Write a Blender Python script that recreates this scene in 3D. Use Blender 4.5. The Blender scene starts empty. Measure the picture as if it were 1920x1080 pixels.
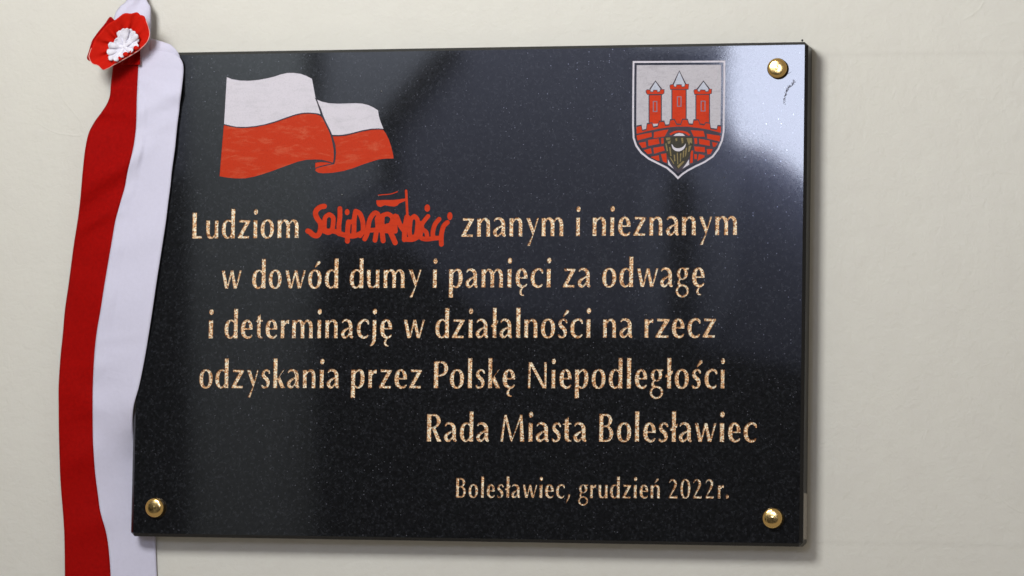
import bpy, math, random
import numpy as np
from mathutils import Vector, Matrix
from mathutils.geometry import delaunay_2d_cdt
random.seed(7)
C = bpy.context.scene.collection

# ------------------------------------------------------------------ camera
# wall frame used below: x to the right, y up, z out of the wall; z = 0 is the back of the slab
CAM = (0.9843, -0.2600, 3.7356); YAW, PITCH, ROLL, FPX = 0.2464, 0.0692, 0.0164, 7133.1
GAP = 0.004                      # air between wall and slab
W, H, T, CH = 0.70, 0.5008, 0.0251, 0.0031
def _rot(a, b, c):
    return Matrix.Rotation(a, 3, 'Y') @ Matrix.Rotation(b, 3, 'X') @ Matrix.Rotation(c, 3, 'Z')
RC = _rot(YAW, PITCH, ROLL)
def w3(p): return Vector((p[0], -(p[2] + GAP), p[1]))
def U(px, py, z=T):
    """point at height z above the wall frame seen at photo pixel (px, py)"""
    d = RC @ Vector(((px - 960) / FPX, (540 - py) / FPX, -1))
    k = (z - CAM[2]) / d.z
    return Vector((CAM[0] + d.x * k, CAM[1] + d.y * k, z))
def mirror(px, py, D):
    """where the view through plaque pixel (px, py), mirrored in the slab face, meets z = D"""
    p = U(px, py, T); d = p - Vector(CAM); d.z = -d.z
    return p + d * ((D - T) / d.z)
camd = bpy.data.cameras.new('camera'); cam = bpy.data.objects.new('camera', camd); C.objects.link(cam)
M = Matrix(((1, 0, 0), (0, 0, -1), (0, 1, 0))) @ RC
cam.matrix_world = Matrix.Translation(w3(CAM)) @ M.to_4x4()
camd.sensor_width = 36; camd.lens = FPX / 1920 * 36; camd.clip_end = 100; camd.clip_start = 0.05
camd.dof.use_dof = True; camd.dof.focus_distance = (U(900, 520) - Vector(CAM)).dot(-(RC @ Vector((0, 0, 1)))); camd.dof.aperture_fstop = 6.5
bpy.context.scene.camera = cam

# ------------------------------------------------------------------ light
sc = bpy.context.scene
world = bpy.data.worlds.new("World"); sc.world = world; world.use_nodes = True
world.node_tree.nodes['Background'].inputs[0].default_value = (1.0, 0.89, 0.76, 1)
world.node_tree.nodes['Background'].inputs[1].default_value = 0.27
def area(name, loc, tgt, sx, sy, power, col, spread=None):
    l = bpy.data.lights.new(name, 'AREA'); l.shape = 'RECTANGLE'; l.size = sx; l.size_y = sy; l.energy = power; l.color = col
    if spread: l.spread = spread
    o = bpy.data.objects.new(name, l); C.objects.link(o); o.location = w3(loc)
    o.rotation_euler = (w3(tgt) - w3(loc)).to_track_quat('-Z', 'Y').to_euler(); return o
area('window_light', (-0.47, 0.93, 1.8), (0.20, 1.0, 0), 0.60, 0.60, 24.3, (0.99, 0.99, 0.97), math.radians(138))
sc.view_settings.view_transform = 'Standard'; sc.view_settings.look = 'None'; sc.view_settings.exposure = 0; sc.view_settings.gamma = 1
try: sc.view_settings.use_curve_mapping = False
except Exception: pass
sc.cycles.max_bounces = 6

# ------------------------------------------------------------------ helpers
def tag(o, label=None, cat=None, group=None, kind=None):
    for k, v in (('label', label), ('category', cat), ('group', group), ('kind', kind)):
        if v: o[k] = v
    return o
def build(name, verts, faces, mat, parent=None, smooth=False):
    """verts are in the wall frame"""
    me = bpy.data.meshes.new(name); off = parent_world(parent)
    me.from_pydata([w3(v) - off for v in verts], [], faces); me.materials.append(mat)
    if smooth: me.polygons.foreach_set('use_smooth', [True] * len(me.polygons))
    me.update()
    o = bpy.data.objects.new(name, me); C.objects.link(o)
    if parent: o.parent = parent
    return o
WORLD = {}
def parent_world(p):
    t = Vector((0, 0, 0))
    while p is not None: t = t + WORLD.get(p.name, Vector((0, 0, 0))); p = p.parent
    return t
def root(name, loc, parent=None):
    o = bpy.data.objects.new(name, None); C.objects.link(o); o.empty_display_size = 0.02
    base = parent_world(parent) if parent else Vector((0, 0, 0))
    o.location = w3(loc) - base; o.parent = parent; WORLD[o.name] = o.location.copy(); return o

class NT:
    def __init__(s, name):
        s.m = bpy.data.materials.new(name); s.m.use_nodes = True; s.t = s.m.node_tree; s.b = s.t.nodes['Principled BSDF']
        s.co = s.t.nodes.new('ShaderNodeTexCoord').outputs['Object']
    def n(s, typ, **kw):
        x = s.t.nodes.new(typ)
        for k, v in kw.items():
            if k in x.inputs and not hasattr(x, k): x.inputs[k].default_value = v
            elif hasattr(x, k): setattr(x, k, v)
        return x
    def l(s, a, b): s.t.links.new(a, b)
    def noise(s, scale, detail=3, rough=0.55, vec=None, dist=0.0):
        x = s.t.nodes.new('ShaderNodeTexNoise'); x.inputs['Scale'].default_value = scale; x.inputs['Detail'].default_value = detail
        x.inputs['Roughness'].default_value = rough; x.inputs['Distortion'].default_value = dist; s.l(vec or s.co, x.inputs['Vector']); return x.outputs['Fac']
    def ramp(s, fac, stops, interp='LINEAR'):
        x = s.t.nodes.new('ShaderNodeValToRGB'); x.color_ramp.interpolation = interp
        e = x.color_ramp.elements
        while len(e) < len(stops): e.new(0.5)
        for i, (p, c) in enumerate(stops):
            e[i].position = p; e[i].color = (c[0], c[1], c[2], 1) if isinstance(c, (tuple, list)) else (c, c, c, 1)
        s.l(fac, x.inputs[0]); return x.outputs[0]
    def math(s, op, a, b):
        x = s.t.nodes.new('ShaderNodeMath'); x.operation = op
        for i, v in enumerate((a, b)):
            if isinstance(v, (int, float)): x.inputs[i].default_value = v
            else: s.l(v, x.inputs[i])
        return x.outputs[0]
    def mix(s, fac, a, b, mode='MIX'):
        x = s.t.nodes.new('ShaderNodeMix'); x.data_type = 'RGBA'; x.blend_type = mode
        for sock, v in ((x.inputs[0], fac), (x.inputs[6], a), (x.inputs[7], b)):
            if isinstance(v, (int, float)): sock.default_value = v
            elif isinstance(v, tuple): sock.default_value = (*v, 1)
            else: s.l(v, sock)
        return x.outputs[2]
    def bump(s, h, strength, dist, prev=None):
        x = s.t.nodes.new('ShaderNodeBump'); x.inputs['Strength'].default_value = strength; x.inputs['Distance'].default_value = dist
        s.l(h, x.inputs['Height'])
        if prev: s.l(prev, x.inputs['Normal'])
        return x.outputs['Normal']
    def vor(s, scale, feature='F1', out='Distance', vec=None):
        x = s.t.nodes.new('ShaderNodeTexVoronoi'); x.feature = feature; x.inputs['Scale'].default_value = scale
        s.l(vec or s.co, x.inputs['Vector']); return x.outputs[out]
    def set(s, **kw):
        for k, v in kw.items():
            sock = s.b.inputs[k.replace('_', ' ')]
            if hasattr(v, 'links') or hasattr(v, 'is_output'): s.l(v, sock)
            elif isinstance(v, tuple): sock.default_value = (*v, 1)
            else: sock.default_value = v
        return s.m

# wall paint: rolled plaster, two faint levelling lines, hair cracks
LZ1 = U(1720, 1019, -GAP).y + 0.002; LZ2 = U(1720, 101, -GAP).y + 0.002
n = NT('wall_paint')
big = n.noise(1.6, 3); fine = n.noise(160, 5, 0.6); mid = n.noise(34, 4, 0.6)
col = n.mix(n.ramp(big, [(0.3, 0.0), (0.7, 1.0)]), (0.655, 0.640, 0.575), (0.690, 0.680, 0.625))
col = n.mix(n.ramp(mid, [(0.35, 0.0), (0.65, 0.35)]), col, (0.63, 0.61, 0.56))
spot = n.ramp(n.vor(21), [(0.0, 1.0), (0.035, 1.0), (0.05, 0.0)])
pick = n.ramp(n.noise(9, 1), [(0.66, 0.0), (0.68, 1.0)])
col = n.mix(n.math('MULTIPLY', n.math('MULTIPLY', spot, pick), 0.4), col, (0.42, 0.39, 0.33))
roll = n.noise(95, 4, 0.65, dist=0.6)
sx = n.t.nodes.new('ShaderNodeSeparateXYZ'); n.l(n.co, sx.inputs[0])
def level_line(z):
    wob = n.math('ADD', sx.outputs[2], n.math('MULTIPLY', n.noise(3, 2), 0.004))
    return n.ramp(n.math('ABSOLUTE', n.math('SUBTRACT', wob, z), 0.0), [(0.0, 1.0), (0.0006, 1.0), (0.0018, 0.0)])
lines = n.math('MULTIPLY', n.math('ADD', level_line(LZ1), level_line(LZ2)), n.ramp(sx.outputs[0], [(0.355, 0.0), (0.365, 1.0)]))
col = n.mix(n.math('MULTIPLY', lines, 0.13), col, (0.46, 0.44, 0.39))
hair = n.ramp(n.math('ABSOLUTE', n.math('SUBTRACT', n.noise(2.6, 2, 0.4, dist=1.5), 0.5), 0.0), [(0.0, 1.0), (0.0012, 0.0)])
hair = n.math('MULTIPLY', hair, n.ramp(n.noise(6, 1), [(0.58, 0.0), (0.62, 1.0)]))
nb = n.bump(mid, 0.3, 0.0026); nb = n.bump(roll, 0.48, 0.0014, nb); nb = n.bump(fine, 0.45, 0.0007, nb); nb = n.bump(n.math('ADD', hair, n.math('MULTIPLY', lines, 0.3)), 0.35, 0.0006, nb)
WALL = n.set(Base_Color=col, Roughness=0.62, Normal=nb, Specular_IOR_Level=0.3)

# polished black granite with tiny pale flecks
n = NT('black_granite')
g1 = n.noise(420, 4, 0.65); g2 = n.noise(1500, 2, 0.6)
col = n.ramp(g1, [(0.35, (0.0045, 0.0048, 0.0055)), (0.52, (0.0085, 0.009, 0.0105)), (0.72, (0.024, 0.026, 0.031))])
v = n.vor(330); vc = n.vor(330, out='Color')
sep = n.t.nodes.new('ShaderNodeSeparateColor'); n.l(vc, sep.inputs[0])
fl = n.math('MULTIPLY', n.ramp(v, [(0.0, 1.0), (0.07, 1.0), (0.18, 0.0)]), n.ramp(sep.outputs[0], [(0.77, 0.0), (0.93, 1.0)]))
dens = n.ramp(n.noise(5, 2), [(0.40, 0.08), (0.62, 1.0)])
col = n.mix(n.math('MULTIPLY', fl, dens), col, (0.46, 0.48, 0.57))
sm = n.ramp(n.noise(11, 5, 0.7, dist=1.2), [(0.62, 0.0), (0.80, 0.012)])
col = n.mix(1.0, col, sm, 'ADD')
rough = n.ramp(n.noise(700, 3, 0.7), [(0.3, 0.02), (0.75, 0.07)])
nb = n.bump(n.noise(850, 2, 0.6), 0.08, 0.00003)
GRANITE = n.set(Metallic=n.math('MULTIPLY', fl, dens), Base_Color=col, Roughness=rough, Normal=nb, IOR=1.62)

n = NT('honed_granite_edge')
col = n.ramp(n.noise(500, 3, 0.7), [(0.3, (0.010, 0.011, 0.011)), (0.7, (0.028, 0.030, 0.028))])
EDGE = n.set(Base_Color=col, Roughness=0.32, IOR=1.5)
n = NT('polished_chamfer')
CHAM = n.set(Base_Color=n.ramp(n.noise(500, 3, 0.7), [(0.3, (0.003, 0.0032, 0.0035)), (0.7, (0.010, 0.011, 0.012))]), Roughness=0.12, IOR=1.5)
n = NT('pale_side')
PALE_SIDE = n.set(Base_Color=n.ramp(n.noise(260, 4), [(0.3, (0.30, 0.28, 0.24)), (0.7, (0.42, 0.39, 0.35))]), Roughness=0.8)

# crumpled gold leaf in the letters
n = NT('gold_leaf')
mp = n.t.nodes.new('ShaderNodeMapping'); mp.inputs['Scale'].default_value = (1, 1, 1.25); mp.inputs['Rotation'].default_value = (0, 0.9, 0); n.l(n.co, mp.inputs[0])
h1 = n.noise(620, 3, 0.7, vec=mp.outputs[0], dist=0.6); h2 = n.vor(760, 'F1', vec=mp.outputs[0])
hh = n.math('ADD', h1, n.math('MULTIPLY', h2, 0.6))
sep = n.t.nodes.new('ShaderNodeSeparateColor'); n.l(n.vor(760, out='Color', vec=mp.outputs[0]), sep.inputs[0])
col = n.ramp(n.math('ADD', n.math('MULTIPLY', sep.outputs[0], 0.62), n.math('MULTIPLY', n.noise(900, 3, 0.7, dist=0.5), 0.38)), [(0.20, (0.22, 0.075, 0.025)), (0.34, (0.64, 0.32, 0.13)), (0.54, (1.0, 0.66, 0.36)), (0.68, (1.0, 0.93, 0.72))])  # glints and dark crinkles of the leaf painted into its colour
nb = n.bump(hh, 0.9, 0.0009)
GOLD = n.set(Base_Color=col, Metallic=0.35, Roughness=0.42, Normal=nb)
n = NT('shaded_gold_walls')  # darker gold paints in the shade on the cut walls
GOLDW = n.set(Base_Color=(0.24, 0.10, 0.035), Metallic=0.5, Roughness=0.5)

def paint(name, a, b, c, sc1=60, rough=0.5):
    n = NT(name)
    mp = n.t.nodes.new('ShaderNodeMapping'); mp.inputs['Scale'].default_value = (0.7, 1, 2.6); mp.inputs['Rotation'].default_value = (0, 0.25, 0); n.l(n.co, mp.inputs[0])
    col = n.mix(n.ramp(n.noise(sc1, 5, 0.7, vec=mp.outputs[0], dist=0.5), [(0.5, 0.0), (0.72, 1.0)]), a, b)
    col = n.mix(n.ramp(n.noise(700, 3, 0.7), [(0.5, 0.0), (0.75, 0.55)]), col, c)
    return n.set(Base_Color=col, Roughness=rough, Normal=n.bump(n.noise(500, 4, 0.7), 0.5, 0.0004), Specular_IOR_Level=0.08)
P_WHITE = paint('white_paint', (0.63, 0.60, 0.66), (0.54, 0.52, 0.57), (0.44, 0.43, 0.47))
P_FIELD = paint('shield_pale_paint', (0.50, 0.48, 0.52), (0.40, 0.38, 0.42), (0.30, 0.28, 0.31), 90)
P_RED = paint('red_paint', (0.55, 0.036, 0.006), (0.42, 0.026, 0.005), (0.52, 0.05, 0.012), 70)
P_REDW = paint('worn_red_paint', (0.50, 0.033, 0.006), (0.55, 0.095, 0.042), (0.36, 0.022, 0.005), 52)
P_LINE = paint('bare_sandblasted_line', (0.055, 0.046, 0.062), (0.08, 0.066, 0.085), (0.045, 0.04, 0.05), 90)
P_PALE = paint('pale_scored_line', (0.24, 0.17, 0.21), (0.30, 0.2, 0.24), (0.2, 0.15, 0.18), 90)
P_ROOF = paint('roof_pale_paint', (0.50, 0.53, 0.62), (0.40, 0.43, 0.52), (0.3, 0.32, 0.4), 120)
P_DARK = paint('dark_olive_paint', (0.045, 0.042, 0.03), (0.035, 0.034, 0.030), (0.07, 0.06, 0.04), 90)
P_GOLD = paint('dull_gold_paint', (0.22, 0.17, 0.075), (0.12, 0.095, 0.05), (0.40, 0.31, 0.14), 200)

# brass cap
n = NT('polished_brass')
BRASS = n.set(Base_Color=(0.90, 0.61, 0.23), Metallic=1.0, Roughness=n.ramp(n.noise(500, 4, 0.7), [(0.3, 0.10), (0.7, 0.22)]), Normal=n.bump(n.noise(60, 2), 0.06, 0.001))

def cloth(name, a, b):
    n = NT(name)
    wv = n.t.nodes.new('ShaderNodeTexWave'); wv.inputs['Scale'].default_value = 420; wv.bands_direction = 'Z'; wv.inputs['Distortion'].default_value = 1.0; n.l(n.co, wv.inputs['Vector'])
    wx = n.t.nodes.new('ShaderNodeTexWave'); wx.inputs['Scale'].default_value = 420; wx.bands_direction = 'X'; wx.inputs['Distortion'].default_value = 1.0; n.l(n.co, wx.inputs['Vector'])
    col = n.mix(n.ramp(n.noise(300, 4, 0.7), [(0.3, 0.0), (0.7, 1.0)]), a, b)
    hh = n.math('ADD', wv.outputs['Fac'], wx.outputs['Fac'])
    nb = n.bump(hh, 0.16, 0.00025); nb = n.bump(n.noise(26, 3, 0.5, dist=0.7), 0.30, 0.004, nb)
    m = n.set(Base_Color=col, Roughness=0.7, Normal=nb, Specular_IOR_Level=0.05)
    return m
C_WHITE = cloth('white_satin', (0.66, 0.65, 0.79), (0.63, 0.62, 0.755))
C_RED = cloth('red_satin', (0.37, 0.0030, 0.0022), (0.28, 0.0022, 0.0018))
C_ROSE = cloth('bright_red_cotton', (0.60, 0.014, 0.006), (0.52, 0.011, 0.005))
C_PETAL = cloth('white_cotton', (0.80, 0.79, 0.87), (0.77, 0.76, 0.84))
n = NT('pink_hem'); C_HEM = n.set(Base_Color=(0.78, 0.42, 0.38), Roughness=0.8)

# ------------------------------------------------------------------ the wall
def box(name, a, b, mat, parent=None):
    vs = [(x, y, z) for x in (a[0], b[0]) for y in (a[1], b[1]) for z in (a[2], b[2])]
    fs = [(0, 1, 3, 2), (4, 6, 7, 5), (0, 4, 5, 1), (2, 3, 7, 6), (0, 2, 6, 4), (1, 5, 7, 3)]
    return build(name, vs, fs, mat, parent)
tag(box('wall', (-4, -1.6, -GAP - 0.2), (4, 2.2, -GAP), WALL), kind='structure')
# the drilling mark left on the wall just above the slab corner
dm = U(1504.3, 75.9, -GAP)
vs = [(dm.x, dm.y, -GAP + 0.0006)] + [(dm.x + 0.0010 * math.cos(a) * (1 + 0.2 * math.sin(3 * a)), dm.y + 0.0012 * math.sin(a), -GAP + 0.0002) for a in [i * math.tau / 12 for i in range(12)]]
n = NT('pencil_black'); BLK = n.set(Base_Color=(0.012, 0.012, 0.013), Roughness=0.55)
tag(build('paint_speck', vs, [(0, 1 + i, 1 + (i + 1) % 12) for i in range(12)], BLK), 'tiny black speck on the cream wall above the upper right slab corner', 'speck')

# ------------------------------------------------------------------ the slab: face cut as one triangulation
shapes = []            # (polygon in mm, owner)
owners = []            # dict(name, mat, wall mat, depth, parent, label)
def owner(name, mat, depth, parent=None, wmat=None, label=None):
    owners.append(dict(name=name, mat=mat, depth=depth, parent=parent, wmat=wmat or mat, label=label)); return len(owners) - 1
def shape(poly, ow):
    q = []
    for p in poly:
        if not q or (abs(p[0] - q[-1][0]) + abs(p[1] - q[-1][1])) > 0.02: q.append((p[0], p[1]))
    if len(q) > 2 and (abs(q[0][0] - q[-1][0]) + abs(q[0][1] - q[-1][1])) < 0.02: q.pop()
    if len(q) < 3: return
    a = sum(q[i][0] * q[(i + 1) % len(q)][1] - q[(i + 1) % len(q)][0] * q[i][1] for i in range(len(q)))
    if abs(a) < 0.004: return
    if a < 0: q.reverse()
    shapes.append((q, ow))
def catmull(P, k):
    out = []
    for i in range(len(P) - 1):
        p0 = P[max(i - 1, 0)]; p1 = P[i]; p2 = P[i + 1]; p3 = P[min(i + 2, len(P) - 1)]
        for j in range(k):
            t = j / k
            out.append(tuple(0.5 * (2 * b + (c - a) * t + (2 * a - 5 * b + 4 * c - d) * t * t + (3 * b - a - 3 * c + d) * t ** 3) for a, b, c, d in zip(p0, p1, p2, p3)))
    out.append(tuple(P[-1])); return out
def band(P, k=4, closed=False):
    """variable-width stroke as convex quads"""
    if closed: P = P[:-1]; Q = catmull([P[-1]] + P + P[:2], k)[k:-k]
    else: Q = catmull(P, k) if len(P) > 2 else [tuple(p) for p in P]
    L, R = [], []
    for i, p in enumerate(Q):
        a = Q[max(i - 1, 0)]; b = Q[min(i + 1, len(Q) - 1)]
        if closed and i in (0, len(Q) - 1): a = Q[-2]; b = Q[1]
        dx, dy = b[0] - a[0], b[1] - a[1]; m = math.hypot(dx, dy) or 1
        nx, ny = -dy / m * p[2] / 2, dx / m * p[2] / 2
        L.append((p[0] + nx, p[1] + ny)); R.append((p[0] - nx, p[1] - ny))
    return [[L[i], L[i + 1], R[i + 1], R[i]] for i in range(len(Q) - 1)]
def ell(cx, cy, rx, ry, n=16): return [(cx + rx * math.cos(i * math.tau / n), cy + ry * math.sin(i * math.tau / n)) for i in range(n)]
def ring(cx, cy, rx, ry, ix, iy, n=28, e=2.2):
    def pt(a, X, Y):
        c, s = math.cos(a), math.sin(a)
        return (cx + X * math.copysign(abs(c) ** (2 / e), c), cy + Y * math.copysign(abs(s) ** (2 / e), s))
    o = [pt(i * math.tau / n, rx, ry) for i in range(n)]; q = [pt(i * math.tau / n, ix, iy) for i in range(n)]
    return [[o[i], o[(i + 1) % n], q[(i + 1) % n], q[i]] for i in range(n)]
def rc(x0, y0, x1, y1): return [[(x0, y0), (x1, y0), (x1, y1), (x0, y1)]]
def flare(x0, y0, x1, y1, f=1.0):
    m = (y0 + y1) / 2
    return [[(x0 - f, y0), (x1 + f, y0), (x1, m), (x0, m)], [(x0, m), (x1, m), (x1 + f, y1), (x0 - f, y1)]]
# glyphs: x-height 100, humanist sans with a gentle stress
def dot(cx, cy=143, rx=12.5, ry=16): return [ell(cx, cy, rx, ry)]
E_ = band([(53, 50, 20), (52, 68, 19), (45, 88, 15), (32, 97, 12), (17, 84, 19), (11, 52, 22), (15, 22, 20), (28, 7, 15), (41, 4, 14), (52, 9, 12), (59, 20, 8)]) + [[(14, 47), (62.5, 47), (62.5, 56), (14, 56)]]
OG = band([(40, 3, 8), (31, -10, 11), (27, -24, 13), (31, -36, 11), (39, -41, 8), (47, -41, 6)])
S_ = band([(46, 77, 8), (42, 90, 11), (30, 97, 12), (16, 90, 14), (11, 75, 18), (18, 60, 20), (32, 47, 20), (39, 29, 19), (36, 12, 14), (25, 4, 12), (11, 6, 12), (4, 18, 8)])
O_ = ring(38, 50, 38, 53, 16, 42)
def acute(x): return band([(x, 112, 6), (x + 12, 127, 13), (x + 21, 138, 19)], 3) + [ell(x + 21, 139, 9.5, 9.5)]
N_ = flare(1, 0, 22, 98) + band([(20, 75, 9), (31, 91, 11), (45, 95, 15), (58, 83, 20), (61.5, 62, 21), (61.5, 30, 21), (61.5, 0, 23)])
G = {
 'i': flare(1, 0, 23, 99) + dot(13.5), 'l': flare(1, 0, 23, 161),
 'd': flare(52, 0, 73, 161) + band([(56, 84, 9), (47, 94, 10), (33, 97, 12), (17, 82, 20), (11, 50, 22), (15, 22, 20), (28, 4, 12), (40, 5, 11), (50, 13, 11), (57, 25, 9)]),
 'p': flare(1, -53, 22, 100) + band([(19, 78, 9), (31, 92, 11), (44, 97, 13), (56, 84, 19), (60, 52, 22), (55, 20, 20), (42, 4, 12), (30, 5, 10), (19, 13, 8)]),
 'n': N_, 'ń': N_ + acute(32),
 'm': flare(1, 0, 22, 98) + band([(19, 75, 9), (29, 91, 11), (41, 95, 14), (54, 83, 20), (59, 62, 21), (59, 30, 21), (59, 0, 22)]) + band([(66, 75, 9), (76, 91, 11), (88, 95, 14), (101, 83, 20), (106, 62, 21), (106, 30, 21), (106, 0, 23)]),
 'u': flare(50, 0, 70, 99) + band([(11, 99, 23), (11, 60, 21), (12, 32, 20), (18, 10, 17), (29, 4, 12), (42, 8, 11), (53, 23, 9)]),
 'r': flare(1, 0, 21, 98) + band([(18, 68, 9), (28, 84, 14), (37, 89, 20), (47, 89, 23)]),
 'a': band([(8, 82, 8), (17, 94, 12), (31, 97, 14), (47, 90, 18), (56, 72, 21), (57, 45, 21), (57, 22, 21), (61, 9, 17), (71, 2, 9)]) + band([(52, 59, 9), (40, 52, 11), (24, 42, 16), (12, 27, 20), (16, 11, 18), (27, 4, 13), (40, 12, 11), (50, 27, 9)]),
 'c': band([(65, 73, 7), (61, 88, 13), (48, 97, 13), (32, 94, 15), (16, 78, 20), (11, 50, 22), (16, 22, 20), (31, 6, 15), (46, 4, 14), (57, 9, 12), (64, 19, 8)]),
 'e': E_, 'ę': E_ + OG, 's': S_, 'ś': S_ + acute(27), 'o': O_, 'ó': O_ + acute(37),
 'ł': flare(12, 0, 33, 161) + [[(0, 57), (12, 58), (12, 76), (3, 71)], [(12, 58), (33, 71), (33, 91), (12, 75)], [(33, 71), (40, 77), (43, 84), (44, 98), (33, 91)]],
 't': [[(9, 85), (28, 85), (27, 134), (20, 125), (9, 118)]] + band([(18, 100, 20), (18, 60, 20), (18, 30, 20), (21, 12, 17), (29, 5, 12), (40, 5, 8)]) + [[(0, 90), (12, 88), (39, 91), (39, 100), (12, 100), (0, 95)]],
 'z': [[(8, 86), (43, 86), (71, 92), (71, 98), (7, 101)], [(43, 86), (0, 8), (0, 0), (27, 13), (71, 92)], [(0, 0), (65, -1), (67, 13), (27, 13)]],
 'w': [[(0, 99), (18, 99), (38, 0), (20, 0)], [(28, 0), (38, 0), (62, 99), (50, 99)], [(49, 99), (65, 99), (86, 0), (68, 0)], [(77, 0), (86, 0), (112, 99), (99, 99)]],
 'y': [[(0, 99), (20, 99), (46, 25), (34, 8)], [(57, 99), (68, 99), (46, 25), (34, 8)], [(46, 25), (22, -51), (6, -51), (34, 8)]],
 'k': flare(1, 0, 22, 161) + [[(19, 46), (52, 97), (64, 102), (33, 58)], [(20, 50), (34, 68), (67, 0), (44, 0)]],
 'j': band([(25, 98, 21), (25, 50, 21), (24, 0, 21), (22, -18, 19), (13, -34, 14), (3, -41, 8)]) + dot(26),
 'g': ring(35, 69, 31, 33, 12, 26, 24, 2) + [[(45, 100), (58, 89), (71, 92), (73, 101)]] + band([(24, 42, 8), (16, 28, 13), (17, 16, 16), (26, 10, 13)]) + ring(36, -21, 36.5, 35, 23.5, 24, 26, 2),
 'P': flare(2, 0, 25, 144) + band([(20, 138.5, 11), (45, 138.5, 12), (60, 128, 17), (66.5, 105, 22), (60, 82, 17), (45, 71, 13), (24, 67, 9)]),
 'R': flare(1, 0, 24, 146) + band([(20, 140, 11), (44, 141, 12), (58, 130, 17), (65, 110, 22), (58, 88, 16), (44, 77, 12), (24, 72, 9)]) + [[(28, 70), (44, 78), (81, 0), (57, 0)]],
 'B': flare(1, 0, 23, 147) + band([(20, 141, 11), (42, 141, 12), (57, 131, 16), (62, 112, 21), (56, 93, 15), (44, 84, 11), (22, 80, 9)]) + band([(40, 83, 8), (55, 74, 14), (66, 58, 20), (68, 38, 22), (60, 15, 17), (44, 6, 12), (20, 5.5, 11)]),
 'N': [[(0, 0), (13, 0), (15, 139), (3, 139)], [(2, 139), (19, 139), (94, 0), (76, 0)], [(81, 139), (95, 139), (94, 0), (83, 15)]],
 'M': [[(0, 0), (15, 0), (31, 143), (20, 143)], [(19, 143), (33, 143), (68, 12), (62, -3), (55, 6)], [(58, -1), (64, -1), (118, 143), (106, 143)], [(104, 143), (118, 143), (131, 0), (107, 0)]],
 'L': flare(1, 0, 25, 142) + [[(2, 0), (58, 0), (56, 15), (2, 15)]],
 '2': band([(5, 113, 8), (14, 131, 12), (31, 137, 13), (49, 126, 18), (53, 104, 21), (44, 76, 18), (26, 42, 14), (6, 6, 10)]) + [[(0, 0), (68, 0), (72, 20), (62, 17), (20, 16), (2, 5)]],
 '0': ring(39, 71, 39, 74, 19, 63), '.': [ell(13.5, 14, 13.5, 16)],
 ',': band([(24, 20, 17), (18, 0, 14), (9, -22, 9), (3, -40, 4)], 3) + [ell(24, 20, 8.5, 9)],
}
slab = root('memorial_plaque', (0, 0, 0))
tag(slab, 'polished black granite slab with gilded inscription, painted flag and town crest', 'plaque')
D_L, D_P = 0.0012, 0.00035
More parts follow.
